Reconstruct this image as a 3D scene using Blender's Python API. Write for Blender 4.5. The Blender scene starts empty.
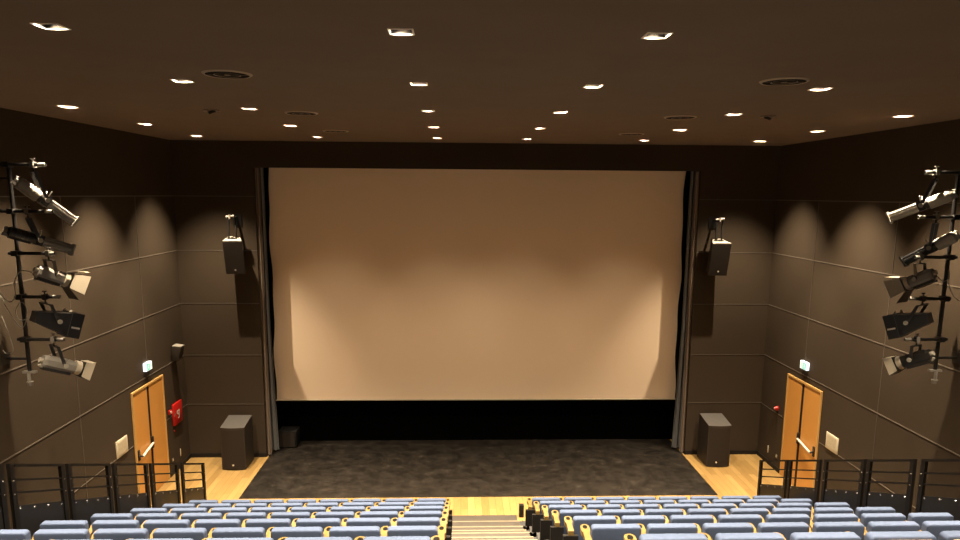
import bpy, bmesh, math, random
from mathutils import Vector, Matrix
random.seed(7)
C = bpy.context.scene.collection
PI = math.pi
V = Vector

# ------------------------------------------------------------------ materials
def mat(name, col, rough=0.6, metal=0.0, noise=0.0, nscale=8.0, emit=None, estr=0.0, bump=0.0, bscale=60.0, spec=0.5):
    m = bpy.data.materials.new(name); m.use_nodes = True
    nt = m.node_tree; b = nt.nodes['Principled BSDF']
    b.inputs['Base Color'].default_value = (*col, 1); b.inputs['Roughness'].default_value = rough
    b.inputs['Metallic'].default_value = metal; b.inputs['Specular IOR Level'].default_value = spec
    if noise or bump:
        tc = nt.nodes.new('ShaderNodeTexCoord')
    if noise:
        n = nt.nodes.new('ShaderNodeTexNoise'); n.inputs['Scale'].default_value = nscale; n.inputs['Detail'].default_value = 5
        nt.links.new(tc.outputs['Object'], n.inputs['Vector'])
        r = nt.nodes.new('ShaderNodeValToRGB')
        r.color_ramp.elements[0].position = 0.3; r.color_ramp.elements[1].position = 0.7
        r.color_ramp.elements[0].color = (*[c*(1-noise) for c in col], 1); r.color_ramp.elements[1].color = (*[min(1, c*(1+noise)) for c in col], 1)
        nt.links.new(n.outputs['Fac'], r.inputs['Fac']); nt.links.new(r.outputs['Color'], b.inputs['Base Color'])
    if bump:
        n2 = nt.nodes.new('ShaderNodeTexNoise'); n2.inputs['Scale'].default_value = bscale
        nt.links.new(tc.outputs['Object'], n2.inputs['Vector'])
        bp = nt.nodes.new('ShaderNodeBump'); bp.inputs['Strength'].default_value = bump; bp.inputs['Distance'].default_value = 0.01
        nt.links.new(n2.outputs['Fac'], bp.inputs['Height']); nt.links.new(bp.outputs['Normal'], b.inputs['Normal'])
    if emit:
        b.inputs['Emission Color'].default_value = (*emit, 1); b.inputs['Emission Strength'].default_value = estr
    return m

def plank_mat(name, c1, c2, gap, sx, sy, rough, rot=0.0, grain=0.25):
    m = bpy.data.materials.new(name); m.use_nodes = True
    nt = m.node_tree; b = nt.nodes['Principled BSDF']; b.inputs['Roughness'].default_value = rough
    tc = nt.nodes.new('ShaderNodeTexCoord'); mp = nt.nodes.new('ShaderNodeMapping')
    mp.inputs['Rotation'].default_value = (0, 0, rot)
    nt.links.new(tc.outputs['Object'], mp.inputs['Vector'])
    br = nt.nodes.new('ShaderNodeTexBrick')
    br.inputs['Color1'].default_value = (*c1, 1); br.inputs['Color2'].default_value = (*c2, 1); br.inputs['Mortar'].default_value = (*gap, 1)
    br.inputs['Scale'].default_value = 1; br.inputs['Mortar Size'].default_value = 0.003
    br.inputs['Brick Width'].default_value = sx; br.inputs['Row Height'].default_value = sy
    nt.links.new(mp.outputs['Vector'], br.inputs['Vector'])
    m2 = nt.nodes.new('ShaderNodeMapping'); m2.inputs['Scale'].default_value = (1.2, 14, 14)
    nt.links.new(mp.outputs['Vector'], m2.inputs['Vector'])
    n = nt.nodes.new('ShaderNodeTexNoise'); n.inputs['Scale'].default_value = 2.5; n.inputs['Detail'].default_value = 6
    nt.links.new(m2.outputs['Vector'], n.inputs['Vector'])
    r = nt.nodes.new('ShaderNodeMapRange'); r.inputs['To Min'].default_value = 1-grain; r.inputs['To Max'].default_value = 1+grain
    nt.links.new(n.outputs['Fac'], r.inputs['Value'])
    mx = nt.nodes.new('ShaderNodeVectorMath'); mx.operation = 'SCALE'
    nt.links.new(br.outputs['Color'], mx.inputs[0]); nt.links.new(r.outputs['Result'], mx.inputs['Scale'])
    nt.links.new(mx.outputs['Vector'], b.inputs['Base Color'])
    return m

M = {}
M['wall'] = mat('acoustic_panel', (.040, .0288, .0188), .75, noise=.06, nscale=1.2, bump=.1, bscale=300, spec=.12)
M['joint'] = mat('panel_joint', (.09, .073, .056), .6)
M['jointv'] = mat('panel_joint_vertical', (.060, .047, .035), .6)
M['jointf'] = mat('panel_joint_front', (.062, .049, .037), .6)
M['ceil'] = mat('ceiling_paint', (.112, .078, .052), .9, noise=.05, nscale=2)
M['base'] = mat('baseboard_paint', (.011, .009, .0075), .6, spec=.2)
M['black'] = mat('black_felt', (.0012, .0012, .0012), 1, spec=.05)
M['blackm'] = mat('black_metal', (.007, .006, .0055), .45, metal=.1)
M['blackbox'] = mat('black_panel', (.006, .0052, .0045), .7, spec=.2)
M['wood'] = plank_mat('oak_floor', (.21, .128, .041), (.31, .198, .070), (.12, .072, .025), 1.6, .14, .35, rot=PI/2, grain=.22)
M['vinyl'] = None
M['door'] = plank_mat('door_veneer', (.46, .215, .047), (.48, .23, .052), (.45, .21, .046), 4, 3, .4, rot=0, grain=.10)
M['doorframe'] = mat('door_frame_wood', (.46, .27, .085), .4)
M['armwood'] = mat('beech_arm', (.135, .084, .020), .38, noise=.08, nscale=14)
M['seat'] = mat('seat_fabric', (.041, .062, .118), .85, noise=.05, nscale=20, bump=.12, bscale=240)
M['shell'] = mat('beech_shell', (.32, .215, .13), .45, noise=.07, nscale=9)
M['screen'] = mat('screen_cloth', (.78, .62, .455), .9)
M['curtain'] = mat('leg_curtain', (.21, .16, .12), .9)
M['curtain2'] = mat('leg_curtain_grey', (.15, .15, .148), .9)
M['carpet'] = mat('tier_carpet', (.03, .03, .029), .95, noise=.1, nscale=40)
M['tread'] = mat('stair_tread', (.046, .039, .031), .55, noise=.08, nscale=6)
M['nosing'] = mat('stair_nosing', (.15, .125, .085), .4)
M['rail'] = mat('rail_steel', (.005, .004, .0034), .5, spec=.25)
M['railpanel'] = mat('rail_panel', (.010, .0092, .0085), .4, spec=.25)
M['steel'] = mat('bright_steel', (.75, .74, .72), .25, metal=.9)
M['housing'] = mat('downlight_white', (.80, .74, .66), .5)
M['baffle'] = mat('downlight_baffle', (.008, .007, .006), .9, spec=.02)
M['lamp'] = mat('lamp_disc', (1, .9, .75), .5, emit=(1, .82, .6), estr=3)
M['vent'] = mat('vent_metal', (.13, .10, .075), .5)
M['holeshade'] = mat('recess_shade', (.006, .005, .004), .9, spec=.1)  # darkness of open recesses put into the colour
M['ventl'] = mat('vent_ring', (.3, .235, .17), .5)
M['spk'] = mat('speaker_brown', (.023, .017, .0125), .6, spec=.3)
M['spkgrille'] = mat('speaker_grille', (.021, .0155, .0115), .8, spec=.2, bump=.3, bscale=400)
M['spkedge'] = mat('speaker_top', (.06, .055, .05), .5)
M['badge'] = mat('badge_silver', (.8, .78, .74), .3, metal=.6)
M['alu'] = mat('lantern_alu', (.17, .155, .135), .55, metal=.1)
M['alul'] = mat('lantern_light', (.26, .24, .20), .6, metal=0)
M['blackl'] = mat('lantern_black', (.009, .008, .0075), .42, metal=.1)
M['flaplit'] = mat('barn_door_lit', (.38, .33, .25), .5)  # tone of flaps catching the downlights, put into the colour
M['lens'] = mat('lens_glass', (.05, .05, .06), .08)
M['cable'] = mat('cable_grey', (.22, .20, .17), .5)
M['red'] = mat('sign_red', (.36, .008, .006), .4)
M['white'] = mat('sign_white', (.5, .46, .4), .5)
M['cream'] = mat('notice_cream', (.45, .39, .28), .6)
M['cream2'] = mat('notice_inner', (.37, .32, .22), .6, noise=.1, nscale=25)
M['exitg'] = mat('exit_green', (.10, .55, .40), .4, emit=(.12, .62, .46), estr=.45)
M['exitw'] = mat('exit_white', (.9, .95, .95), .4, emit=(.66, .95, .86), estr=.5)
M['exitedge'] = mat('exit_edge', (.7, .75, .8), .4, emit=(.75, .87, 1.0), estr=1.2)

def vinyl():
    m = bpy.data.materials.new('dance_vinyl'); m.use_nodes = True
    nt = m.node_tree; b = nt.nodes['Principled BSDF']
    tc = nt.nodes.new('ShaderNodeTexCoord'); mp = nt.nodes.new('ShaderNodeMapping'); mp.inputs['Scale'].default_value = (1, 1.1, 1)
    nt.links.new(tc.outputs['Object'], mp.inputs['Vector'])
    n = nt.nodes.new('ShaderNodeTexNoise'); n.inputs['Scale'].default_value = 3.2; n.inputs['Detail'].default_value = 12; n.inputs['Roughness'].default_value = .72
    nt.links.new(mp.outputs['Vector'], n.inputs['Vector'])
    r = nt.nodes.new('ShaderNodeValToRGB')
    e = r.color_ramp.elements
    e[0].position = .40; e[0].color = (.006, .0048, .0037, 1); e[1].position = .60; e[1].color = (.016, .0128, .0098, 1)
    x = e.new(.68); x.color = (.034, .028, .022, 1)
    nt.links.new(n.outputs['Fac'], r.inputs['Fac']); nt.links.new(r.outputs['Color'], b.inputs['Base Color'])
    r2 = nt.nodes.new('ShaderNodeMapRange'); r2.inputs['To Min'].default_value = .28; r2.inputs['To Max'].default_value = .50
    nt.links.new(n.outputs['Fac'], r2.inputs['Value']); nt.links.new(r2.outputs['Result'], b.inputs['Roughness'])
    return m
M['vinyl'] = vinyl()

# ------------------------------------------------------------------ mesh helpers
class MB:
    def __init__(s): s.v = []; s.f = []; s.mi = []; s.sm = []
    def add(s, vs, fs, mi=0, smooth=False):
        o = len(s.v); s.v += [tuple(x) for x in vs]
        for f in fs: s.f.append([o+i for i in f]); s.mi.append(mi); s.sm.append(smooth)
        return s
    def box(s, x0, x1, y0, y1, z0, z1, mi=0):
        vs = [(x0,y0,z0),(x1,y0,z0),(x1,y1,z0),(x0,y1,z0),(x0,y0,z1),(x1,y0,z1),(x1,y1,z1),(x0,y1,z1)]
        return s.add(vs, HEX, mi)
    def hexa(s, vs, mi=0): return s.add(vs, HEX, mi)
    def obox(s, c, ax, ay, az, hx, hy, hz, mi=0):
        vs = []
        for k in (-1, 1):
            for (i, j) in ((-1,-1),(1,-1),(1,1),(-1,1)):
                vs.append(c + ax*(hx*i) + ay*(hy*j) + az*(hz*k))
        return s.add(vs, HEX, mi)
    def cone(s, p0, p1, r0, r1, n=16, mi=0, caps=True, up=None):
        p0 = V(p0); p1 = V(p1); d = (p1-p0).normalized()
        a = d.orthogonal().normalized(); b = d.cross(a)
        vs = []
        for p, r in ((p0, r0), (p1, r1)):
            for i in range(n):
                t = 2*PI*i/n; vs.append(p + a*(r*math.cos(t)) + b*(r*math.sin(t)))
        fs = [[i, (i+1) % n, n+(i+1) % n, n+i] for i in range(n)]
        s.add(vs, fs, mi, True)
        if caps:
            s.add(vs[:n], [list(range(n))[::-1]], mi); s.add(vs[n:], [list(range(n))], mi)
        return s
    def cyl(s, p0, p1, r, n=16, mi=0): return s.cone(p0, p1, r, r, n, mi)
    def tube(s, pts, r, n=8, mi=0):
        pts = [V(p) for p in pts]; rings = []
        for k, p in enumerate(pts):
            d = (pts[min(k+1, len(pts)-1)] - pts[max(k-1, 0)]).normalized()
            a = d.cross(V((.123, .77, .31))).normalized(); b = d.cross(a)
            rings.append([p + a*(r*math.cos(2*PI*i/n)) + b*(r*math.sin(2*PI*i/n)) for i in range(n)])
        vs = [q for g in rings for q in g]; fs = []
        for k in range(len(pts)-1):
            for i in range(n):
                fs.append([k*n+i, k*n+(i+1) % n, (k+1)*n+(i+1) % n, (k+1)*n+i])
        fs.append(list(range(n))[::-1]); fs.append([(len(pts)-1)*n+i for i in range(n)])
        return s.add(vs, fs, mi, True)
    def lathe(s, prof, c, n=32, mi=0):   # prof (r, z)
        vs = []; fs = []
        for r, z in prof:
            for i in range(n):
                t = 2*PI*i/n; vs.append((c[0]+r*math.cos(t), c[1]+r*math.sin(t), c[2]+z))
        for k in range(len(prof)-1):
            for i in range(n): fs.append([k*n+i, k*n+(i+1) % n, (k+1)*n+(i+1) % n, (k+1)*n+i])
        return s.add(vs, fs, mi, True)
    def build(s, name, mats, parent=None, bevel=0, loc=None, seg=2):
        me = bpy.data.meshes.new(name); me.from_pydata(s.v, [], s.f)
        if not isinstance(mats, (list, tuple)): mats = [mats]
        for m in mats: me.materials.append(m)
        for p, i, sm in zip(me.polygons, s.mi, s.sm): p.material_index = i; p.use_smooth = sm
        if bevel:
            bm = bmesh.new(); bm.from_mesh(me)
            bmesh.ops.bevel(bm, geom=list(bm.edges), offset=bevel, segments=seg, affect='EDGES', profile=.5, clamp_overlap=True)
            for f in bm.faces: f.smooth = True
            bm.to_mesh(me); bm.free()
        bm = bmesh.new(); bm.from_mesh(me); bmesh.ops.recalc_face_normals(bm, faces=bm.faces); bm.to_mesh(me); bm.free()
        if any(s.sm) or bevel:
            try: me.set_sharp_from_angle(angle=math.radians(40))
            except Exception: pass
        o = bpy.data.objects.new(name, me); C.objects.link(o)
        if parent: o.parent = parent
        if loc: o.location = loc
        return o
HEX = [[0,3,2,1],[4,5,6,7],[0,1,5,4],[1,2,6,5],[2,3,7,6],[3,0,4,7]]

def thing(name, label, cat, loc=(0,0,0), rz=0, group=None):
    o = bpy.data.objects.new(name, None); C.objects.link(o); o.empty_display_size = .1
    o.location = loc; o.rotation_euler = (0, 0, rz); o['label'] = label; o['category'] = cat
    if group: o['group'] = group
    return o
def tag(o, label, cat, group=None):
    o['label'] = label; o['category'] = cat
    if group: o['group'] = group
    return o
def struct(o, label=None):
    o['kind'] = 'structure'
    if label: o['label'] = label
    return o
def dup(root, loc, rz=None, label=None, group=None):
    r = root.copy(); C.objects.link(r); r.location = loc
    if rz is not None: r.rotation_euler = (0, 0, rz)
    if label: r['label'] = label
    if group: r['group'] = group
    for ch in list(root.children):
        c = ch.copy(); C.objects.link(c); c.parent = r
        for g in list(ch.children):
            d = g.copy(); C.objects.link(d); d.parent = c
    return r
ORD = ['first', 'second', 'third', 'fourth', 'fifth', 'sixth', 'seventh', 'eighth']

# ------------------------------------------------------------------ room numbers
HW, D, H = 6.75, 15.61, 7.26          # half width, proscenium plane, ceiling
YB = -2.4                             # rear of the hall
RY = 16.66                            # back of the screen recess
OW, OH = 4.98, 6.69                   # opening half width / height
LX = [-5.73, -3.32, -.907, .907, 3.32, 5.73]
LY = [2.80, 5.114, 7.43, 9.745, 12.06, 14.375]
LH = .078

# floor (oak) with the black dance vinyl as its own sheet
b = MB(); b.box(-HW-.1, HW+.1, YB-.1, D+.05, -.15, 0); b.box(-OW-.2, OW+.2, D+.05, RY+.1, -.15, 0)
struct(b.build('floor', M['wood']))
b = MB(); b.box(-4.93, 4.93, 13.33, RY-.01, 0.0, .008)
tag(b.build('dance_floor', M['vinyl']), 'black vinyl dance floor sheet laid below the cinema screen', 'stage floor')

# ceiling with square holes for the downlights
xs = sorted({-HW-.1, HW+.1} | {x+s*LH for x in LX for s in (-1, 1)})
ys = sorted({YB-.1, D+.1} | {y+s*LH for y in LY for s in (-1, 1)})
b = MB()
for i in range(len(xs)-1):
    for j in range(len(ys)-1):
        cx, cy = (xs[i]+xs[i+1])/2, (ys[j]+ys[j+1])/2
        if any(abs(cx-x) < LH for x in LX) and any(abs(cy-y) < LH for y in LY): continue
        b.add([(xs[i],ys[j],H),(xs[i+1],ys[j],H),(xs[i+1],ys[j+1],H),(xs[i],ys[j+1],H)], [[0,3,2,1]])
b.box(-HW-.1, HW+.1, YB-.1, D+.1, H+.4, H+.5)
b.box(-OW-.2, OW+.2, D+.1, RY+.1, H, H+.5)
struct(b.build('ceiling', M['ceil']))

JZ = [6.06, 4.86, 3.66, 2.46, 1.29]
JY = [13.735, 11.19, 8.65, 6.11, 3.57, 1.03]
def side_wall(sgn, name):
    b = MB(); x0 = sgn*HW; xo = sgn*(HW+.12)
    lo, hi = min(x0, xo), max(x0, xo)
    b.box(lo, hi, YB-.1, D+.1, 0, H)
    p0, p1 = min(x0, x0-sgn*.006), max(x0, x0-sgn*.006)
    doors = (12.93, 14.41)
    for z in JZ:
        if z < 2.36: 
            b.box(p0, p1, YB, doors[0], z-.007, z+.007, 1); b.box(p0, p1, doors[1], D, z-.007, z+.007, 1)
        else: b.box(p0, p1, YB, D, z-.009, z+.009, 1)
    for y in JY:
        b.box(p0, p1, y-.007, y+.007, 2.38 if doors[0] < y < doors[1] else .1, 6.06, 2)
    struct(b.build(name, [M['wall'], M['joint'], M['jointv']]))
side_wall(-1, 'wall_left'); side_wall(1, 'wall_right')

b = MB()
b.box(-HW-.1, -OW, D, D+.12, 0, H); b.box(OW, HW+.1, D, D+.12, 0, H); b.box(-OW, OW, D, D+.12, OH, H)
for s in (-1, 1):
    for z in JZ: b.box(min(s*OW, s*HW), max(s*OW, s*HW), D-.006, D, z-.008, z+.008, 1)
struct(b.build('wall_front', [M['wall'], M['jointf']]))
b = MB(); b.box(-HW-.1, HW+.1, YB-.12, YB, 0, H); struct(b.build('wall_rear', M['wall']))
b = MB(); b.box(-OW-.2, OW+.2, RY, RY+.1, 0, H)
b.box(-OW-.15, -OW-.05, D+.12, RY, 0, H); b.box(OW+.05, OW+.15, D+.12, RY, 0, H)
struct(b.build('wall_stage', M['black']))
for s, n in ((-1, 'baseboard_left'), (1, 'baseboard_right')):
    b = MB(); x0, x1 = sorted((s*HW, s*(HW-.02)))
    b.box(x0, x1, 7.0, 12.92, 0, .1); b.box(x0, x1, 14.42, D, 0, .1)
    a0, a1 = sorted((s*OW, s*(HW-.02))); b.box(a0, a1, D-.02, D, 0, .1)
    struct(b.build(n, M['base']))

# raked tiers
RISE = .408
def edge(k): return 11.24 - 1.01*(k-2)
def yk(k): return 12.39 - 1.01*k if k <= 6 else 4.61
def zf(k): return RISE*(k-1) if k <= 6 else 2.83
b = MB()
TX = 5.33
tiers = [(k, edge(k), RISE*(k-1)) for k in range(2, 7)]
tiers += [(6.5, 5.55, 2.44), (7, 5.05, 2.83), (8, 3.95, 3.26), (9, 2.94, 3.67), (10, 1.93, 4.08), (11, .92, 4.48)]
for k, e, z in tiers: b.box(-TX, TX, YB, e, max(0, z-RISE-.05), z)
struct(b.build('floor_raked_tiers', M['carpet']))
# aisle stairs: half steps between the tiers
b = MB(); AX0, AX1 = -.585, .655
steps = [(11.85, .204)]
for k in range(2, 7): steps += [(edge(k), RISE*(k-1)), (edge(k)-.53, RISE*(k-1)+.204)]
for i, (y, z) in enumerate(steps):
    nxt = steps[i+1][0] if i+1 < len(steps) else y-.5
    top = z + (.012 if i % 2 else 0.0)
    b.box(AX0, AX1, nxt-.04, y, z-.204, z+.006, 0)
    b.box(AX0, AX1, y-.035, y+.006, z-.03, z+.010, 1)
    b.box(AX1, AX1+.11, nxt, y, z-.2, z-.0, 2); b.box(AX0-.03, AX0, nxt, y, z-.2, z, 2)
b.box(AX0, AX1, 11.85, 12.5, 0, .006, 0)
struct(b.build('floor_aisle_stairs', [M['tread'], M['nosing'], M['carpet']]))
tagl = ['lowest', 'second', 'third', 'fourth', 'fifth']
proto = None
for i, (y, z) in enumerate(steps[:5]):
    lab = '%s small black step light at the right edge of the centre aisle stairs, counted upwards' % tagl[i]
    if proto is None:
        t = thing('step_light', lab, 'step light', (AX1+.05, y-.03, z), 0, 'step lights beside the aisle')
        t.scale = (.6, .6, .6)
        q = MB(); q.box(-.022, .022, -.03, .03, 0, .028); q.build('housing', M['blackm'], t, bevel=.004)
        q = MB(); q.box(-.016, .016, -.034, -.0302, .008, .022); q.build('lens', M['steel'], t)
        proto = t
    else: dup(proto, (AX1+.05, y-.03, z), 0, lab)

# ------------------------------------------------------------------ recess: screen, masking, legs
t = thing('projection_screen', 'huge blank cream cinema screen filling the stage opening', 'screen', (0, 16.32, 1.15))
b = MB(); b.box(-4.93, 4.93, -.004, .004, .03, 5.85); b.build('screen_surface', M['screen'], t)
b = MB(); b.cyl((-4.93, 0, .018), (4.93, 0, .018), .018, 12); b.build('bottom_bar', M['cream'], t)

def drape(name, m, x0, x1, y, z0, z1, folds, amp, parent=None, wav=None, n=40, thick=.012):
    b = MB(); nz = 28; vs = []; fs = []
    for j in range(nz+1):
        z = z0 + (z1-z0)*j/nz
        w = wav(z) if wav else 0.0
        for i in range(n+1):
            u = i/n; x = x0 + (x1+w-x0)*u
            vs.append((x, y + amp*math.sin(2*PI*folds*u + .3*math.sin(z)), z))
    N = len(vs)
    vs += [(x, yy+thick, z) for (x, yy, z) in vs]
    for j in range(nz):
        for i in range(n):
            a = j*(n+1)+i; q = [a, a+1, a+n+2, a+n+1]
            fs.append(q); fs.append([N+k for k in q][::-1])
    for j in range(nz):
        for i in (0, n):
            a = j*(n+1)+i; fs.append([a, a+n+1, N+a+n+1, N+a])
    for j in (0, nz):
        for i in range(n):
            a = j*(n+1)+i; fs.append([a, a+1, N+a+1, N+a])
    b.add(vs, fs, 0, True)
    return b.build(name, m, parent)
for s, side in ((-1, 'left'), (1, 'right')):
    o = drape('leg_curtain', M['curtain'], s*4.972, s*4.875, 15.675, .03, 6.685, 1.6, .03)
    tag(o, 'tall dark brown stage leg curtain at the %s edge of the screen opening' % side, 'curtain', 'stage leg curtains')
    o = drape('masking_curtain', M['curtain2'], s*4.97, s*4.85, 15.93, .05, 7.1, 1.5, .03, wav=lambda z, s=s: -s*.028*max(0.0, 3.2-z))
    tag(o, 'narrow grey side curtain hanging just behind the %s brown leg curtain' % side, 'curtain', 'grey side curtains')
    ph = 0 if s < 0 else 1.9
    o = drape('black_drape', M['black'], s*4.99, s*4.84, 16.2, 1.22, 7.1, 1.0, .02,
              wav=lambda z, s=s, ph=ph: -s*(.020*math.sin(2.1*z+ph)+.014*math.sin(4.7*z+ph*2)+.004*(z-3)))
    tag(o, 'wavy black masking drape overlapping the %s edge of the cream screen' % side, 'curtain', 'black masking drapes')
t = thing('stage_box', 'small black box in the shadow under the left end of the screen', 'box', (-4.62, 16.35, .008))
b = MB(); b.box(-.22, .22, -.2, .2, 0, .42); b.build('cabinet', M['blackbox'], t, bevel=.01)
b = MB(); b.box(-.18, .18, -.206, -.2005, .03, .39); b.build('grille', M['spkgrille'], t)

# ------------------------------------------------------------------ doors
def door(sgn, n, label):
    y0, y1, h = 12.96, 14.38, 2.33
    x = sgn*HW; inn = -sgn
    t = thing('door_%d' % n, label, 'door', (x, (y0+y1)/2, 0)); t['kind'] = 'structure'
    def bx(b, d0, d1, a0, a1, z0, z1, mi=0):
        u0, u1 = sorted((inn*d0, inn*d1)); return b.box(u0, u1, a0, a1, z0, z1, mi)
    w = (y1-y0)/2
    b = MB(); bx(b, 0, .03, -w-.0, -w+.04, 0, h); bx(b, 0, .03, w-.04, w, 0, h); bx(b, 0, .03, -w+.04, w-.04, h-.04, h)
    b.build('door_frame', M['doorframe'], t)
    m = -.02 if sgn < 0 else .02
    near = MB(); bx(near, .001, .018, -w+.04, m-.05, .01, h-.04); near.build('door_leaf', M['door'], t)
    far = MB(); bx(far, .001, .018, m+.05, w-.04, .01, h-.04); far.build('door_leaf', M['door'], t)
    st = MB(); bx(st, .001, .012, m-.05, m+.05, .01, h-.04); st.build('meeting_stile', M['blackbox'], t)
    lk = MB(); bx(lk, .012, .06, m-.035, m+.03, .98, 1.22); lk.build('lock_case', M['blackm'], t, bevel=.006)
    pb = MB(); pb.cyl((inn*.06, m-.02, 1.09), (inn*.10, -w+.11, 1.02), .024, 10); b2 = pb.build('push_bar', M['white'], t)
    ar = MB(); ar.cyl((inn*.10, -w+.10, 1.02), (inn*.025, -w+.06, 1.06), .018, 8); bx(ar, .018, .05, -w+.05, -w+.11, .95, 1.15); ar.build('push_bar_arm', M['blackm'], t)
door(-1, 1, 'orange wooden double door with push bar in the left wall')
door(1, 2, 'orange wooden double door with push bar in the right wall')

# ------------------------------------------------------------------ wall fittings
def wall_thing(name, label, cat, sgn, y, z, group=None):
    # local x: out of the wall (+), local y: along the wall, local z: up
    t = thing(name, label, cat, (sgn*HW, y, z), 0 if sgn < 0 else PI, group)
    return t      # right wall: rotated by pi, so +x points into the room and +y towards the rear
def exit_sign(sgn, label):
    t = wall_thing('exit_sign', label, 'exit sign', sgn, 13.68, 2.685, 'lit exit signs above the doors'); t.scale = (.9, .78, .78)
    b = MB(); b.box(.002, .075, -.165, .165, -.105, .105); b.build('case', M['exitedge'], t, bevel=.006)
    b = MB(); b.box(.0755, .079, -.155, .155, -.095, .095); f = b.build('sign_face', M['exitw'], t)
    f1 = -1 if sgn < 0 else 1
    b = MB()
    b.box(.0791, .081, *sorted((f1*.15, f1*-.02)), -.088, .088)
    b.build('green_panel', M['exitg'], f)
    # running figure, door and arrow
    X0, X1 = .0812, .0825
    g = MB()
    def bar(y0, z0, y1, z1, w):
        d = V((0, y1-y0, z1-z0)).normalized(); n = V((0, -d.z, d.y))*w
        a, c = V((X0, y0, z0)), V((X0, y1, z1)); e = V((X1-X0, 0, 0))
        g.hexa([a-n, c-n, c+n, a+n, a-n+e, c-n+e, c+n+e, a+n+e])
    o = f1*.065
    g.cyl((X0, o-f1*.012, .058), (X1, o-f1*.012, .058), .014, 12)
    bar(o, .04, o+f1*.012, -.008, .011); bar(o+f1*.012, -.008, o-f1*.025, -.03, .008); bar(o-f1*.025, -.03, o-f1*.022, -.07, .007)
    bar(o+f1*.012, -.008, o+f1*.03, -.04, .008); bar(o+f1*.03, -.04, o+f1*.062, -.055, .007)
    bar(o, .036, o-f1*.035, .02, .006); bar(o+f1*.002, .036, o+f1*.04, .03, .006)
    g.build('running_figure', M['exitw'], f)
    a = MB()
    bx = -f1*.085
    a.add([(X0, bx-.03, .0), (X0, bx+.03, .0), (X0, bx, -.055), (X1, bx-.03, .0), (X1, bx+.03, .0), (X1, bx, -.055)],
          [[0,1,2],[3,5,4],[0,3,4,1],[1,4,5,2],[2,5,3,0]])
    a.box(X0, X1, bx-.012, bx+.012, 0, .06)
    a.build('arrow', M['exitg'], f)
exit_sign(-1, 'green and white lit exit sign above the orange door in the left wall')
exit_sign(1, 'green and white lit exit sign above the orange door in the right wall')

# fire hose sign on the left wall
t = wall_thing('fire_hose_cabinet', 'square red fire hose cabinet with white symbol, right of the left door', 'fire hose cabinet', -1, 14.975, 1.295)
b = MB(); b.box(.002, .05, -.225, .225, -.24, .24); b.build('cabinet_door', M['red'], t, bevel=.006)
b = MB()
b.lathe([(.03, 0), (.055, 0), (.055, .003), (.03, .003), (.03, 0)], (0, 0, 0), 24)
b.v = [(.0505+z, x-.02, y+.02) for x, y, z in b.v]
b.box(.0505, .0535, .02, .05, -.10, .03); b.box(.0505, .0535, -.05, .05, -.115, -.095); b.box(.0505, .0535, .045, .07, .01, .075)
b.build('hose_symbol', M['white'], t)
b = MB(); b.box(.05, .062, -.2, -.18, -.02, .04); b.build('latch', M['steel'], t)
t = wall_thing('fire_call_point', 'small red fire call point on a stem beside the left door', 'call point', -1, 14.60, 1.43)
b = MB(); b.box(.002, .05, -.045, .045, -.045, .045); b.build('call_box', M['red'], t, bevel=.008)
b = MB(); b.cyl((.05, 0, 0), (.062, 0, 0), .032, 16); b.build('call_disc', M['white'], t)
t = wall_thing('fire_alarm_bell', 'round red fire alarm sounder on the right wall beyond the door', 'alarm', 1, 14.75, 1.42)
b = MB(); b.cyl((.002, 0, 0), (.03, 0, 0), .05, 20); b.build('back_plate', M['red'], t)
b = MB(); b.cone((.03, 0, 0), (.085, 0, 0), .048, .032, 20); b.build('sounder', M['red'], t)
b = MB(); b.cyl((.085, 0, 0), (.09, 0, 0), .018, 12); b.build('sounder_centre', M['white'], t)
t = wall_thing('wall_indicator', 'tiny red indicator on the left wall under the red cabinet', 'indicator', -1, 14.80, .93)
b = MB(); b.cyl((.002, 0, 0), (.02, 0, 0), .016, 12); b.build('indicator_body', M['red'], t)
for s, side in ((-1, 'left'), (1, 'right')):
    t = wall_thing('notice_board', 'cream framed evacuation notice on the %s wall beside the orange door' % side, 'notice', s, 12.46, 1.45, 'cream wall notices')
    b = MB(); b.box(.002, .02, -.21, .21, -.16, .16); b.build('notice_sheet', M['cream'], t, bevel=.003)
    b = MB(); b.box(.0203, .022, -.165, .165, -.12, .12); b.build('printed_area', M['cream2'], t)
for s, side in ((-1, 'left'), (1, 'right')):
    for (y, z, w, h, what) in ((15.05, .34, .03, .17, 'tall narrow'), (14.62, .33, .07, .08, 'small square')):
        t = wall_thing('wall_socket', '%s pale wall socket low on the %s wall past the door' % (what, side), 'socket', s, y, z, 'low wall sockets')
        b = MB(); b.box(.002, .014, -w/2, w/2, -h/2, h/2); b.build('cover_plate', M['vent'] if w > .05 else M['cream'], t, bevel=.003)
        b = MB(); b.box(.0142, .017, -w/4, w/4, -h/4, h/4); b.build('socket_insert', M['cream'] if w > .05 else M['white'], t)
t = wall_thing('wall_speaker', 'small dark surround speaker high on the left wall past the exit sign', 'speaker', -1, 14.98, 2.66)
b = MB(); b.hexa([(.03,-.13,-.17),(.16,-.11,-.15),(.16,.11,-.15),(.03,.13,-.17),(.05,-.13,.17),(.24,-.11,.15),(.24,.11,.15),(.05,.13,.17)]); b.build('cabinet', M['spk'], t, bevel=.01)
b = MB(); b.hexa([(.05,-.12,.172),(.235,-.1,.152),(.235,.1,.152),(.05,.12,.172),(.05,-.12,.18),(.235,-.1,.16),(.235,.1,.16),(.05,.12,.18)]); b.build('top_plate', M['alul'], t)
b = MB(); b.box(.0, .05, -.04, .04, -.05, .05); b.build('wall_mount', M['blackm'], t)

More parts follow.
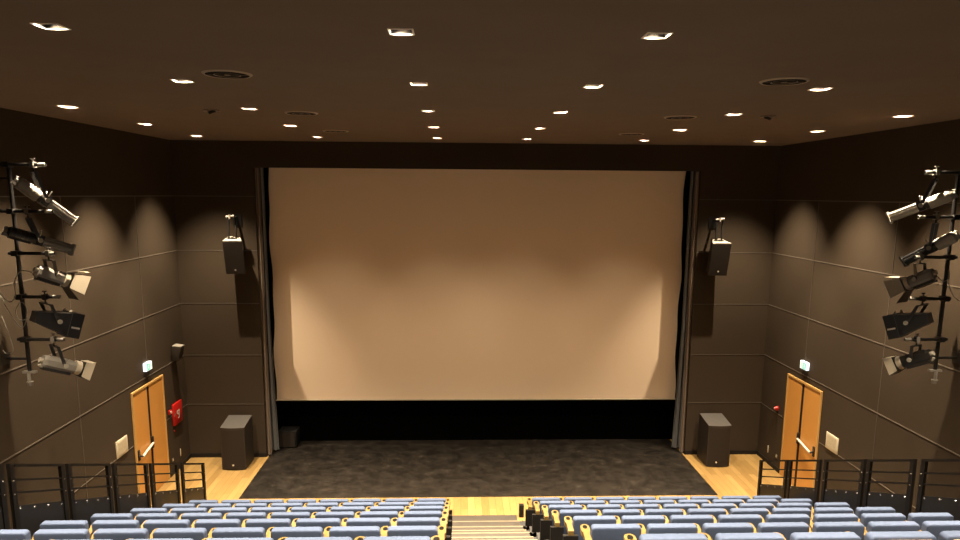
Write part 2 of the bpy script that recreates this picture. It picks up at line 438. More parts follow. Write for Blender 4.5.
# ------------------------------------------------------------------ loudspeakers beside the screen
def pa_speaker(s, label):
    cx, cy, cz = s*5.345, 15.12, 4.74
    t = thing('loudspeaker', label, 'speaker', (cx, cy, cz), 0, 'loudspeakers hung beside the screen')
    TILT = Matrix.Rotation(math.radians(13), 4, 'X')
    w, wb, h, d = .215, .12, .375, .37
    sh = -.06 if s < 0 else 0.0; tl = 0.0
    b = MB(); b.hexa([(-w,tl,-h),(w,tl,-h),(wb+sh,d+tl,-h),(-wb+sh,d+tl,-h),(-w,-tl,h),(w,-tl,h),(wb+sh,d-tl,h),(-wb+sh,d-tl,h)])
    cab = b.build('cabinet', M['spk'], t, bevel=.008)
    g = MB(); e = .012
    g.hexa([(-w+e,tl-.008,-h+e),(w-e,tl-.008,-h+e),(w-e,tl+.003,-h+e),(-w+e,tl+.003,-h+e),(-w+e,-tl-.008,h-e),(w-e,-tl-.008,h-e),(w-e,-tl+.003,h-e),(-w+e,-tl+.003,h-e)])
    gr = g.build('grille', M['spkgrille'], t)
    g = MB(); g.cyl((0, tl-.008, -h+.10), (0, tl-.016, -h+.10), .018, 12); g.build('badge', M['badge'], gr)
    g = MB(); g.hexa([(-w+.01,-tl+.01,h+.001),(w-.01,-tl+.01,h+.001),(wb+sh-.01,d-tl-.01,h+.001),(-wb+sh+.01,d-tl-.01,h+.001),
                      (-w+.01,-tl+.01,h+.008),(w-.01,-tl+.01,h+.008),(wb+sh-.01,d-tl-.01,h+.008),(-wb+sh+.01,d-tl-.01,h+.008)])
    g.build('lit_top_panel', M['alul'], t)  # pale sheet: light falling on the cabinet top is put into its colour
    for o in list(t.children):
        o.matrix_local = TILT
    k = MB(); yb = D-cy; px = -s*.02 + sh
    k.box(px-.1, px+.1, yb-.03, yb-.01, .68, .92)
    k.cyl((px, yb-.02, .86), (px, .08, .86), .022, 10)
    k.build('wall_mount', M['blackm'], t)
    k = MB()
    for q in (-.07, .07): k.obox(V((px+q, .09+q*.3, h+.245)), V((1,0,0)), V((0,1,0)), V((0,0,1)), .014, .02, .24)
    k.box(px-.1, px+.1, .04, .15, h+.035, h+.055); k.box(px-.09, px+.09, .05, .13, .84, .87)
    k.build('yoke', M['blackm'], t)
    k = MB(); k.cyl((px-.10, .06, .88), (px+.08, .03, .90), .028, 12); k.cyl((px-.02, .02, .84), (px-.02, .02, .93), .022, 10); k.build('clamp', M['alu'], t)
pa_speaker(-1, 'dark loudspeaker hung on the wall left of the screen')
pa_speaker(1, 'dark loudspeaker hung on the wall right of the screen')
def sub(s, label):
    t = thing('subwoofer', label, 'speaker', (s*5.49, 14.83, 0), 0, 'floor subwoofers beside the stage')
    w, d, hf, hb = .265, .62, .99, 1.08
    b = MB(); n = 8
    # curved front
    front = [(-w + 2*w*i/n, -.045*math.sin(PI*i/n)) for i in range(n+1)]
    out = front + [(w, d), (-w, d)]
    k = len(out); vs = [(x, y, .02) for x, y in out] + [(x, y, hf if i <= n else hb) for i, (x, y) in enumerate(out)]
    b.add(vs, [list(range(k))[::-1]] + [[i, (i+1) % k, k+(i+1) % k, k+i] for i in range(k)] )
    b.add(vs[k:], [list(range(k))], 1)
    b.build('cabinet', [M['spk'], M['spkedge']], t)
    g = MB(); fr = [(x*.94, y-.004) for x, y in front]; fb = [(x*.94, y+.004) for x, y in front]
    vs = [(x, y, .05) for x, y in fr] + [(x, y, hf-.05) for x, y in fr] + [(x, y, .05) for x, y in fb] + [(x, y, hf-.05) for x, y in fb]
    m = n+1; fs = []
    for i in range(n): fs += [[i, i+1, m+i+1, m+i], [2*m+i, 3*m+i, 3*m+i+1, 2*m+i+1], [i, 2*m+i, 2*m+i+1, i+1], [m+i, m+i+1, 3*m+i+1, 3*m+i]]
    fs += [[0, m, 3*m, 2*m], [n, 2*m+n, 3*m+n, m+n]]
    g.add(vs, fs, 0, True); gr = g.build('grille', M['spkgrille'], t)
    g = MB(); g.cyl((-s*.06 if s > 0 else .0, -.046, .13), (-s*.06 if s > 0 else .0, -.058, .13), .02, 14); g.build('badge', M['badge'], gr)
    for fx in (-.2, .2):
        for fy in (.06, .55):
            g = MB(); g.cyl((fx, fy, 0), (fx, fy, .02), .025, 10); g.build('foot', M['blackm'], t)
sub(-1, 'dark brown floor subwoofer standing left of the stage')
sub(1, 'dark brown floor subwoofer standing right of the stage')

# ------------------------------------------------------------------ ceiling fittings
def light_data(p):
    l = bpy.data.lights.new('downlight_beam', 'SPOT'); l.energy = p; l.color = LCOL
    l.spot_size = math.radians(79); l.spot_blend = .85; l.shadow_soft_size = .022
    return l
LCOL = (1.0, .80, .56)
POW = 2600
LD = light_data(POW)
LOUT = light_data(POW*.78); LDIM = light_data(POW*.19); LDIM.shadow_soft_size = .05; LOUT.shadow_soft_size = .03          # the four inner lamps nearest the screen burn low
def downlight(lab, loc):
    t = thing('ceiling_downlight', lab, 'downlight', loc, 0, 'square recessed ceiling downlights')
    b = MB(); h = LH
    dp = .30
    for (x0, x1, y0, y1) in ((-h-.004,-h,-h,h),(h,h+.004,-h,h),(-h,h,-h-.004,-h),(-h,h,h,h+.004)): b.box(x0, x1, y0, y1, .0, dp)
    b.box(-h, h, -h, h, dp, dp+.004)
    b.build('housing', M['baffle'], t)
    b = MB(); r = h+.012
    for (x0, x1, y0, y1) in ((-r,-h,-r,r),(h,r,-r,r),(-h,h,-r,-h),(-h,h,h,r)): b.box(x0, x1, y0, y1, -.006, -.0005)
    b.build('trim_ring', M['housing'], t)
    b = MB(); b.cyl((0, 0, .16), (0, 0, .17), .04, 20); b.build('lamp', M['lamp'], t)
    o = bpy.data.objects.new('downlight_beam', LD); C.objects.link(o); o.parent = t; o.location = (0, 0, .102)
    return t
rowname = {5: 'row nearest the screen', 4: 'second row from the screen', 3: 'third row from the screen', 2: 'fourth row from the screen', 1: 'fifth row from the screen', 0: 'rear row above the camera'}
first = None
for r, y in enumerate(LY):
    for c, x in enumerate(LX):
        pos = ['leftmost', 'second from left', 'third from left', 'third from right', 'second from right', 'rightmost'][c]
        lab = 'square lit recessed ceiling downlight, %s, %s' % (rowname[r], pos)
        if first is None: first = downlight(lab, (x, y, H))
        else:
            d = dup(first, (x, y, H), 0, lab)
            if r == 5:
                for ch in d.children:
                    if ch.type == 'LIGHT': ch.data = LDIM if 0 < c < 5 else LOUT
def vent(lab, loc):
    t = thing('ceiling_vent', lab, 'vent', loc, 0, 'round ceiling air vents')
    b = MB(); b.lathe([(.205, -.0005), (.205, -.013), (.216, -.014), (.232, -.005), (.235, -.0005), (.205, -.0005)], (0,0,0), 40); b.build('outer_ring', M['ventl'], t)
    b = MB(); b.cyl((0,0,-.010), (0,0,-.0005), .2045, 40); b.build('throat_shade', M['holeshade'], t)  # flush black disc painted in for the shaded inside of the vent
    b = MB(); b.lathe([(.118, -.0101), (.128, -.014), (.124, -.0145), (.114, -.0105), (.118, -.0101)], (0,0,0), 40); b.build('inner_cone', M['vent'], t)
    b = MB(); b.cyl((0,0,-.0135), (0,0,-.0101), .03, 20); b.box(-.2, .2, -.005, .005, -.0125, -.0101); b.build('hub', M['vent'], t)
    return t
v0 = None
for (x, side) in ((-2.72, 'left'), (2.72, 'right')):
    for (y, w) in ((6.98, 'nearest of the three on the %s half' % side), (10.19, 'middle of the three on the %s half' % side), (13.01, 'farthest of the three on the %s half' % side)):
        lab = 'round dark air vent in the ceiling, ' + w
        v0 = vent(lab, (x, y, H)) if v0 is None else v0
        if v0['label'] != lab: dup(v0, (x, y, H), 0, lab)
def gimbal(lab, loc, s):
    t = thing('ceiling_spotlight', lab, 'spotlight', loc, 0, 'unlit ceiling spotlights')
    b = MB(); b.lathe([(.075,-.001),(.075,-.012),(.11,-.010),(.11,-.0005),(.075,-.001)], (0,0,0), 28); b.build('bezel', M['vent'], t)
    b = MB(); b.cone((0,0,-.0005), (-s*.012,.012,-.034), .055, .058, 20); b.build('lamp_body', M['blackm'], t)
    b = MB(); b.cyl((-s*.012,.012,-.034), (-s*.0122,.0122,-.036), .045, 20); b.build('lens', M['steel'], t)
    b = MB(); b.box(-.11, .11, -.012, .012, -.022, -.012); b.build('bar', M['ventl'], t)
for s, side in ((-1, 'left'), (1, 'right')): gimbal('small unlit spotlight hanging in the ceiling on the %s half' % side, (s*3.9, 9.95, H), s)

# ------------------------------------------------------------------ side railings
SL = .402
def rail_panel(sgn, y1, y0, ztop1, idx, first_panel=False):
    # y1 = end nearer the screen, y0 = end nearer the camera; ztop1 = height of the top rail at y1
    x = sgn*5.42
    side = 'left' if sgn < 0 else 'right'
    t = thing('railing_panel', '%s black steel railing panel on the %s side, counted from the stage' % (ORD[idx], side), 'railing', (x, y1, 0), 0, '%s side railing panels' % side)
    L = y1-y0
    def zt(y): return ztop1 + SL*(y1-y)     # y world
    lowz = lambda y: max(.0, zt(y)-1.12)
    w = .02
    for ya, yb in ((y1-.075, y1), (y0, y0+.075)):
        za = max(0, min(zt(ya), zt(yb))-1.12)
        if y1 < 11.9 or ya < 12: za = max(za, 0)
        b = MB(); b.hexa([(-w, ya-y1, za), (w, ya-y1, za), (w, yb-y1, za), (-w, yb-y1, za), (-w, ya-y1, zt(ya)), (w, ya-y1, zt(ya)), (w, yb-y1, zt(yb)), (-w, yb-y1, zt(yb))])
        b.build('post', M['rail'], t)
    def bar(dz, hz, wx, name, m, ya=y0+.075, yb=y1-.075):
        b = MB(); z0 = lambda y: zt(y)-dz
        b.hexa([(-wx, ya-y1, z0(ya)-hz), (wx, ya-y1, z0(ya)-hz), (wx, yb-y1, z0(yb)-hz), (-wx, yb-y1, z0(yb)-hz),
                (-wx, ya-y1, z0(ya)), (wx, ya-y1, z0(ya)), (wx, yb-y1, z0(yb)), (-wx, yb-y1, z0(yb))])
        return b.build(name, m, t)
    bar(0, .035, .024, 'top_rail', M['rail'])
    bar(.175, .024, .012, 'mid_rail', M['rail']); bar(.325, .024, .012, 'mid_rail', M['rail'])
    b = MB(); ya, yb = y0+.076, y1-.076; wx = .006
    zb = lambda y: max(.03, zt(y)-1.08)
    b.hexa([(-wx, ya-y1, zb(ya)), (wx, ya-y1, zb(ya)), (wx, yb-y1, zb(yb)), (-wx, yb-y1, zb(yb)),
            (-wx, ya-y1, zt(ya)-.49), (wx, ya-y1, zt(ya)-.49), (wx, yb-y1, zt(yb)-.49), (-wx, yb-y1, zt(yb)-.49)])
    b.build('infill_panel', M['railpanel'], t)
    for i in range(4):
        y = y0+.12 + (L-.24)*i/3; s_ = -sgn*.006
        b = MB(); b.cone((s_, y-y1, zt(y)-.525), (s_*2.4, y-y1, zt(y)-.525), .013, .007, 10); b.build('screw', M['steel'], t)
    for dz in (.2, .355):
        for y in (y0+.03, y1-.03):
            b = MB(); b.cone((-sgn*.02, y-y1, zt(y)-dz), (-sgn*.027, y-y1, zt(y)-dz), .010, .006, 8); b.build('bolt', M['alu'], t)
zl = lambda y: .944 + SL*(12.878-y) + .012
for i, (a, c) in enumerate([(12.878, 11.834), (11.686, 10.646), (10.544, 9.512), (9.417, 8.404), (8.33, 7.325), (7.221, 6.21)]):
    rail_panel(-1, a, c, zl(a), i)
zr = lambda y: 1.055 + SL*(12.58-y) + .012
for i, (a, c) in enumerate([(12.58, 11.521), (11.455, 10.454), (10.338, 9.30), (9.235, 8.263), (8.136, 7.13)]):
    rail_panel(1, a, c, zr(a), i)

# ------------------------------------------------------------------ seats
def rounded_slab(w, t, h, rt, name, m, parent, lean=0.0, n=6, bev=.014, loc=(0,0,0)):
    # outline in x-z with rounded top corners, thickness t along y; lean shifts y with z
    pts = [(-w/2, 0), (w/2, 0)]
    for i in range(n+1):
        a = PI/2*i/n; pts.append((w/2-rt+rt*math.cos(a), h-rt+rt*math.sin(a)))
    for i in range(n+1):
        a = PI/2+PI/2*i/n; pts.append((-w/2+rt+rt*math.cos(a), h-rt+rt*math.sin(a)))
    k = len(pts)
    vs = [(x, 0+lean*(h-z), z) for x, z in pts] + [(x, t+lean*(h-z), z) for x, z in pts]
    b = MB(); b.add(vs, [list(range(k)), [k+i for i in range(k)][::-1]] + [[i, k+i, k+(i+1) % k, (i+1) % k] for i in range(k)])
    me = b
    o = me.build(name, m, parent, bevel=0, loc=loc)
    bm = bmesh.new(); bm.from_mesh(o.data)
    eds = [e for e in bm.edges if len({round(v.co.y-lean*(h-v.co.z), 4) for v in e.verts}) == 1]
    bmesh.ops.bevel(bm, geom=eds, offset=bev, segments=3, affect='EDGES', profile=.5, clamp_overlap=True)
    for f in bm.faces: f.smooth = True
    bm.to_mesh(o.data); bm.free()
    try: o.data.set_sharp_from_angle(angle=math.radians(50))
    except Exception: pass
    return o
def arm_parts(t, ax, end):
    b = MB(); n = 10; w = .042; y0, y1 = -.045, .245
    out = [(-.031, y0), (.031, y0), (.031, .105), (w+.003, .13), (w+.003, y1-w)]
    for i in range(1, n):
        a = PI*i/n; out.append(((w+.003)*math.cos(a), y1-w+w*math.sin(a)))
    out += [(-w-.003, y1-w), (-w-.003, .13), (-.031, .105)]
    k = len(out); zt = lambda y: .722 + .14*(y-y0)
    vs = [(ax+x, y, zt(y)-.055) for x, y in out] + [(ax+x, y, zt(y)) for x, y in out]
    b.add(vs, [list(range(k))[::-1], [k+i for i in range(k)]] + [[i, (i+1) % k, k+(i+1) % k, k+i] for i in range(k)])
    a = b.build('armrest', M['armwood'], t)
    b = MB(); b.lathe([(.0, .0), (.024, .0), (.024, .0035), (.020, .0035), (.0, .001)], (0,0,0), 18)
    yc = y1-.05
    b.v = [(ax+x, yc+y*1.2, zt(yc+y*1.2)+.0003+z) for x, y, z in b.v]
    b.build('cup_holder', M['holeshade'], a)  # dark disc instead of a hole, its inner shade put into the colour
    b = MB()
    if end:
        b.box(ax-.088, ax+.082, -.055, -.006, 0, .665); b.box(ax-.03, ax+.03, -.006, .10, .40, .663)
    else:
        b.box(ax-.024, ax+.024, -.03, .10, 0, .665)
    b.build('support_panel', M['blackbox'], t)
def seat(block, end, outer, shell, label, loc, group):
    s = 1 if block == 'left' else -1         # aisle lies at +x for the left block
    t = thing('auditorium_seat', label, 'seat', loc, 0, group)
    rounded_slab(.498, .092, .545, .035, 'backrest', M['seat'], t, lean=.08, bev=.016, loc=(0, 0, .30))
    if shell: rounded_slab(.468, .014, .515, .045, 'back_shell', M['shell'], t, lean=.08, bev=.004, loc=(0, -.0155, .305))
    c = rounded_slab(.40, .10, .34, .05, 'seat_cushion', M['seat'], t, lean=-.08, bev=.02, loc=(0, .235, .26))
    arm_parts(t, s*.2835, end)
    return t
PITCH = .567
rown = ['front row', 'second row', 'third row', 'fourth row', 'fifth row', 'sixth row', 'rear wood-backed row']
cnt = ['aisle seat', 'second from the aisle', 'third from the aisle', 'fourth from the aisle', 'fifth from the aisle', 'sixth from the aisle', 'seventh from the aisle', 'outermost by the railing']
protos = {}
for block, s, x0 in (('left', -1, -.705-.241), ('right', 1, .840+.241)):
    for k in range(1, 8):
        for i in range(8):
            lab = 'blue padded seat, %s of the %s block, %s' % (rown[k-1], block, cnt[i])
            x = x0 + s*PITCH*i; loc = (x, yk(k), zf(k))
            kind = (block, i == 0, i == 7, k == 7); grp = 'tip-up seats in the %s block' % block
            if kind not in protos: protos[kind] = seat(block, i == 0, i == 7, k == 7, lab, loc, grp)
            else: dup(protos[kind], loc, 0, lab)
t = thing('aisle_end_box', 'small black box at the front corner of the right seating block by the aisle', 'box', (.745, 12.45, 0))
b = MB(); b.box(-.045, .045, -.05, .05, 0, .24); b.build('cabinet', M['blackbox'], t, bevel=.006)
b = MB(); b.box(-.04, .04, -.045, .045, .24, .245); b.build('lid', M['blackm'], t)

# ------------------------------------------------------------------ stage lantern rigs on the side walls
ARMZ = [6.48, 5.87, 5.31, 4.72, 4.13]
YR = 9.5
def rig(s, side):
    px = s*6.435
    t = thing('lighting_ladder', 'black steel lighting ladder with five arms on the %s wall' % side, 'lighting rig', (px, YR, 3.4), 0, 'wall lighting ladders')
    b = MB(); b.cyl((0,0,.24), (0,0,3.12), .027, 14); b.build('pole', M['blackm'], t)
    ends = [5.93, 5.90, 5.92, 5.90, 5.90]
    st = [6.62, 6.68, 6.52, 6.50, 6.52]
    for z, e, q in zip(ARMZ, ends, st):
        b = MB(); b.cyl((s*q-px, -.05, z-3.4), (s*e-px, -.05, z-3.4), .023, 12)
        a = b.build('arm', M['blackm'], t)
        b = MB(); b.cyl((s*e-px, -.05, z-3.4), (s*(e+.09)-px, -.05, z-3.4), .026, 12); b.build('end_sleeve', M['alu'], a)
        b = MB(); b.box(-.04, .04, -.085, .04, z-3.4-.035, z-3.4+.035); b.build('coupler', M['blackl'], a)
    for z in (.45, 2.9):
        b = MB(); b.cyl((0,0,z), (s*(HW-.012)-px, 0, z), .02, 10); b.box(*sorted((s*(HW-.008)-px, s*(HW-.02)-px)), -.08, .08, z-.08, z+.08); b.build('wall_mount', M['blackm'], t)
    b = MB(); b.box(-.09, .09, -.03, .03, .245, .275); b.cyl((s*.0,-.03,.12), (s*.0,-.03,.245), .022, 10); b.cone((-s*.01,-.03,.07), (-s*.01,-.03,.13), .03, .045, 12); b.build('bottom_clamp', M['alu'], t)
rig(-1, 'left'); rig(1, 'right')

def frame(A, B):
    a = (B-A).normalized(); side = a.cross(V((0,0,1))).normalized(); up = side.cross(a).normalized()
    return a, side, up
def yoke_parts(t, P, a, side, top, hw, m, knob=True, mc=None):
    # P: pivot (relative to t), top: clamp point on the arm (relative to t)
    j = top - V((0, 0, .07))
    u = (P + V((0,0,.12)) - j); 
    b = MB()
    mid = V((j.x, j.y, j.z-.02))
    for q in (-1, 1):
        p1 = P + side*(hw*q)
        b2 = mid + side*(hw*q)
        d = (b2-p1); ln = d.length; d.normalize()
        n = d.cross(side).normalized()
        b.obox((p1+b2)/2, side, n, d, .006, .020, ln/2)
    n = side.cross(V((0,0,1))).normalized()
    b.obox(mid, side, n, V((0,0,1)), hw+.006, .020, .006)
    b.cyl(mid, top-V((0,0,.036)), .012, 8)
    b.build('yoke', m, t)
    b = MB(); X, Y, Z = V((1,0,0)), V((0,1,0)), V((0,0,1))
    for q in (-1, 1):
        b.obox(top+Y*(.034*q), X, Y, Z, .024, .005, .039); b.obox(top+Z*(.034*q), X, Y, Z, .024, .029, .005)
    b.cyl(top+V((0,0,.04)), top+V((0,0,.075)), .010, 8); b.obox(top+V((0,0,.078)), V((1,0,0)), V((0,1,0)), V((0,0,1)), .030, .008, .006)
    b.build('hook_clamp', mc or M['alu'], t)
    if knob:
        for q in (-1, 1):
            b = MB(); p1 = P + side*((hw+.006)*q); b.cyl(p1, p1+side*(.03*q), .022, 10); b.cyl(p1+side*(.03*q), p1+side*(.04*q), .032, 10)
            b.build('knob', M['alul'], t)
def profile_spot(label, A, B, arm, mrear, mfront, grp):
    A, B, arm = V(A), V(B), V(arm); a, side, up = frame(A, B); L = (B-A).length
    P = A + a*(L*.46); t = thing('profile_spotlight', label, 'stage light', P, 0, grp)
    A -= P; B -= P; arm = arm-P; P0 = V((0,0,0))
    r = .072
    b = MB(); b.cone(A, A+a*.03, r*.55, r*.95, 18); b.cyl(A+a*.03, A+a*(L*.36), r, 18)
    for i in range(5): b.cyl(A+a*(.06+.045*i), A+a*(.075+.045*i), r+.006, 18)
    b.obox(A+a*(L*.2)-up*.068, a, side, up, L*.16, .05, .02)
    h = b.build('lamp_housing', mrear, t)
    b = MB(); b.cyl(A-a*.03, A, .03, 12); b.cyl(A+up*.03-a*.035, A+up*.05, .018, 8); b.obox(A-up*.05-a*.01, a, side, up, .03, .03, .02); b.build('lamp_socket', M['alu'], h)
    b = MB(); b.cone(A+a*(L*.36), A+a*(L*.42), r, r*1.05, 18); b.obox(A+a*(L*.47), a, side, up, L*.055, .072, .072); b.build('gate', M['blackl'], t, bevel=.0)
    for q in (-1, 1):
        b = MB(); b.cyl(A+a*(L*.45)+side*(.07*q)+up*.06, A+a*(L*.43)+side*(.11*q)+up*.13, .008, 8); b.build('shutter_handle', M['alul'], t)
    b = MB(); r2 = .057
    b.cyl(A+a*(L*.52), A+a*(L*.97), r2, 18)
    for k in range(8):
        tt = 2*PI*k/8; d = side*math.cos(tt)+up*math.sin(tt); n = a.cross(d)
        b.obox(A+a*(L*.745)+d*(r2+.004), a, n, d, L*.22, .008, .009)
    b.build('lens_barrel', mfront, t)
    b = MB(); c = A+a*(L*.985)
    for q in (-1, 1):
        b.obox(c+up*(.07*q), a, side, up, L*.015, .08, .012); b.obox(c+side*(.07*q), a, side, up, L*.015, .012, .08)
    b.build('colour_frame', mfront, t)
    b = MB(); b.cyl(A+a*(L*.96), A+a*(L*.975), .052, 18); b.build('front_lens', M['lens'], t)
    yoke_parts(t, P0, a, side, arm, .10, M['blackl'])
    return t
def fresnel(label, A, B, arm, mbody, mflap, fl, grp, spread=.7):
    A, B, arm = V(A), V(B), V(arm); a, side, up = frame(A, B); L = (B-A).length
    P = A + a*(L*.5); t = thing('fresnel_spotlight', label, 'stage light', P, 0, grp)
    A -= P; B -= P; arm = arm-P
    b = MB()
    hw, hh = .078, .080
    prof = [(-.8, -1), (.8, -1), (1, -.6), (1, .35), (.55, 1), (-.55, 1), (-1, .35), (-1, -.6)]
    k = len(prof)
    vs = [A+a*0+side*(x*hw*.85)+up*(y*hh*.85) for x, y in prof] + [A+a*.04+side*(x*hw)+up*(y*hh) for x, y in prof] + [A+a*(L*.86)+side*(x*hw)+up*(y*hh) for x, y in prof]
    fs = [list(range(k))[::-1], [2*k+i for i in range(k)]]
    for j in (0, 1):
        for i in range(k): fs.append([j*k+i, j*k+(i+1) % k, (j+1)*k+(i+1) % k, (j+1)*k+i])
    b.add(vs, fs)
    for i in range(6): b.obox(A+a*(.09+i*(L*.6/6))+up*(hh+.004), a, side, up, .008, hw*.5, .006)
    body = b.build('lamp_housing', mbody, t)
    b = MB(); b.cyl(A-a*.04+up*.0, A, .035, 12); b.cyl(A-a*.02-up*.06, A+a*.03-up*.09, .022, 10); b.build('lamp_socket', M['alul'], body)
    b = MB(); b.obox(A+a*(L*.42)-up*(hh+.02), a, side, up, L*.36, hw*.8, .02); b.build('base_tray', M['blackl'], body)
    b = MB(); b.cone(A+a*(L*.86), A+a*L, .098, .102, 20); b.build('lens_ring', mflap, t)
    b = MB(); b.cyl(A+a*(L+.001), A+a*(L+.006), .085, 20); b.build('fresnel_lens', M['lens'], t)
    f0 = A+a*(L+.012)
    b = MB()
    for q in (-1, 1):
        b.obox(f0+up*(.10*q), a, side, up, .006, .11, .008); b.obox(f0+side*(.10*q), a, side, up, .006, .008, .11)
    bd = b.build('barn_door', M['blackl'], t)
    near = side if side.y < 0 else -side
    for (d, e, m_, sp) in ((up, side, mflap, spread*.75), (-up, side, M['blackl'], spread), (near, up, mflap, spread*.8), (-near, up, M['blackl'], spread)):  # upper and near flaps coloured pale as if lit, the others black
        o = (a*math.cos(sp) + d*math.sin(sp)); n = o.cross(e).normalized()
        p0 = f0 + a*.008 + d*.104
        vs = []
        for th in (-.0025, .0025):
            vs += [p0-e*.098+n*th, p0+e*.098+n*th, p0+o*fl+e*.135+n*th, p0+o*fl-e*.135+n*th]
        b = MB(); b.hexa(vs); b.build('flap', m_, bd)
    yoke_parts(t, V((0,0,0)), a, side, arm, .125, M['blackl'])
    return t
def flood(label, A, B, arm, grp):
    A, B, arm = V(A), V(B), V(arm); a, side, up = frame(A, B); L = (B-A).length
    P = A + a*(L*.45); t = thing('flood_light', label, 'stage light', P, 0, grp)
    A -= P; B -= P; arm = arm-P
    b = MB(); w0, h0, w1, h1 = .10, .07, .17, .16
    vs = [A+side*(x*w0)+up*(y*h0) for x, y in ((-1,-1),(1,-1),(1,1),(-1,1))] + [A+a*(L*.72)+side*(x*w1)+up*(y*h1-.02) for x, y in ((-1,-1),(1,-1),(1,1),(-1,1))]
    b.add(vs, HEX); b.build('lamp_housing', M['blackl'], t)
    b = MB()
    p = A+a*(L*.86)
    for q in (-1, 1):
        b.obox(p+up*(.165*q-.02), a, side, up, L*.14, .18, .008); b.obox(p+side*(.175*q)-up*.02, a, side, up, L*.14, .008, .165)
    b.build('visor', M['blackl'], t)
    b = MB(); b.obox(A+a*(L*.74)-up*.02, a, side, up, .004, .16, .15); b.build('front_glass', M['lens'], t)
    for q in (-1, 1):
        b = MB(); b.obox(A+a*(L*.86)+side*(.184*q)-up*.05, a, side, up, .055, .0012, .012); b.build('rating_label', M['white'], t)
        b = MB(); b.cyl(A+a*(L*.7)+side*(.12*q)+up*.15, A+a*(L*.72)+side*(.12*q)+up*.185, .016, 8); b.build('knob', M['alul'], t)
    yoke_parts(t, V((0,0,0)), a, side, arm, .19, M['blackl'], mc=M['blackl'])
    return t
g = 'stage lanterns on the left ladder'
yr = YR-.05
profile_spot('profile spotlight topmost on the left ladder, tilted steeply down', (-6.25,9.35,6.27), (-5.80,9.80,5.72), (-6.09,yr,6.48), M['alu'], M['alu'], g)
profile_spot('black profile spotlight second from the top of the left ladder', (-6.42,9.30,5.62), (-5.86,9.80,5.33), (-6.22,yr,5.87), M['blackl'], M['alu'], g)
fresnel('pale spotlight with open barn doors in the middle of the left ladder', (-6.14,9.40,5.09), (-5.93,9.70,4.92), (-6.00,yr,5.31), M['alu'], M['flaplit'], .20, g, .62)
flood('black floodlight with white label fourth from the top of the left ladder', (-6.22,9.35,4.47), (-5.87,9.75,4.29), (-6.10,yr,4.72), g)
fresnel('spotlight with pale barn doors lowest on the left ladder', (-6.16,9.35,3.86), (-5.87,9.70,3.66), (-6.04,yr,4.13), M['alu'], M['flaplit'], .12, g, .25)
g = 'stage lanterns on the right ladder'
profile_spot('long silver profile spotlight topmost on the right ladder', (6.25,9.30,6.19), (5.70,9.80,5.84), (6.09,yr,6.48), M['alul'], M['alul'], g)
profile_spot('profile spotlight with black barrel second from the top of the right ladder', (6.40,9.35,5.63), (5.99,9.80,5.21), (6.16,yr,5.87), M['alul'], M['blackl'], g)
fresnel('pale spotlight with open barn doors in the middle of the right ladder', (6.18,9.40,5.09), (6.02,9.70,4.90), (6.00,yr,5.31), M['alu'], M['flaplit'], .20, g, .62)
flood('black floodlight with white label fourth from the top of the right ladder', (6.17,9.35,4.46), (5.86,9.75,4.28), (6.10,yr,4.72), g)
fresnel('spotlight with pale barn doors lowest on the right ladder', (6.24,9.35,3.94), (6.03,9.70,3.72), (6.08,yr,4.13), M['blackl'], M['flaplit'], .12, g, .25)

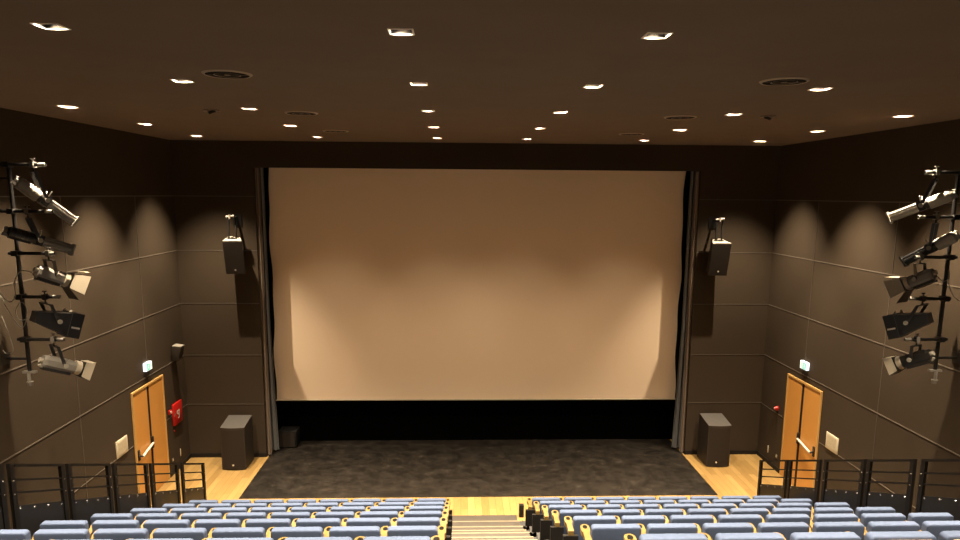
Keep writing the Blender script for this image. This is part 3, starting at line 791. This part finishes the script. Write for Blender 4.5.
def spline(pts, n=8):
    pts = [V(p) for p in pts]; out = []
    for i in range(len(pts)-1):
        p0, p1, p2, p3 = pts[max(i-1, 0)], pts[i], pts[i+1], pts[min(i+2, len(pts)-1)]
        for k in range(n):
            t = k/n
            out.append(.5*((2*p1)+(p2-p0)*t+(2*p0-5*p1+4*p2-p3)*t*t+(3*p1-p0-3*p2+p3)*t**3))
    out.append(pts[-1]); return out
b = MB(); b.tube(spline([(-6.19,9.38,5.06),(-6.33,9.36,5.08),(-6.43,9.36,4.93),(-6.45,9.38,4.74),(-6.55,9.40,4.66),(-6.68,9.42,4.80),(-6.735,9.45,5.15)]), .007)
tag(b.build('power_cable', M['cable']), 'pale looping power cable behind the middle light of the left ladder', 'cable')
b = MB(); b.tube(spline([(-6.26,9.33,4.45),(-6.40,9.34,4.42),(-6.45,9.36,4.55),(-6.36,9.36,4.66),(-6.30,9.36,4.52),(-6.42,9.4,4.30),(-6.60,9.45,4.52),(-6.735,9.5,4.75)]), .0055)
tag(b.build('power_cable', M['cable']), 'pale power cable behind the floodlight of the left ladder', 'cable')
b = MB(); b.tube(spline([(-6.735,9.5,4.45),(-6.62,9.45,4.15),(-6.58,9.42,3.98),(-6.68,9.44,3.93),(-6.735,9.45,3.98)]), .005)
tag(b.build('power_cable', M['cable']), 'pale power cable plugged into the left wall near the lowest light', 'cable')
b = MB(); b.tube(spline([(6.22,9.38,5.05),(6.30,9.37,4.98),(6.38,9.36,5.02),(6.36,9.36,5.15),(6.42,9.38,4.88),(6.6,9.42,4.7),(6.735,9.45,4.8)]), .006)
tag(b.build('power_cable', M['cable']), 'pale power cable behind the middle light of the right ladder', 'cable')

# ------------------------------------------------------------------ world, camera, view
w = bpy.data.worlds.new('World'); bpy.context.scene.world = w; w.use_nodes = True
w.node_tree.nodes['Background'].inputs['Color'].default_value = (0, 0, 0, 1)
f, cyp = 688.73, 309.29
pitch, yaw, roll = .1647, .0349, .0072
fwd = V((math.sin(yaw)*math.cos(pitch), math.cos(yaw)*math.cos(pitch), -math.sin(pitch)))
right = V((math.cos(yaw), -math.sin(yaw), 0)); up = right.cross(fwd)
r2 = right*math.cos(roll)+up*math.sin(roll); u2 = -right*math.sin(roll)+up*math.cos(roll)
cam = bpy.data.cameras.new('camera'); co = bpy.data.objects.new('camera', cam); C.objects.link(co)
R3 = Matrix((r2, u2, -fwd)).transposed()
co.matrix_world = Matrix.Translation((-.517, 0, 6.13)) @ R3.to_4x4()
cam.sensor_fit = 'HORIZONTAL'; cam.sensor_width = 36; cam.lens = 36*f/960; cam.shift_y = (cyp-270)/960
cam.clip_start = .05
sc = bpy.context.scene; sc.camera = co
sc.view_settings.view_transform = 'Standard'; sc.view_settings.look = 'None'; sc.view_settings.gamma = 1
sc.view_settings.use_curve_mapping = False; sc.view_settings.exposure = 0.24
sc.cycles.use_denoising = True
sc.cycles.max_bounces = 10; sc.cycles.diffuse_bounces = 6
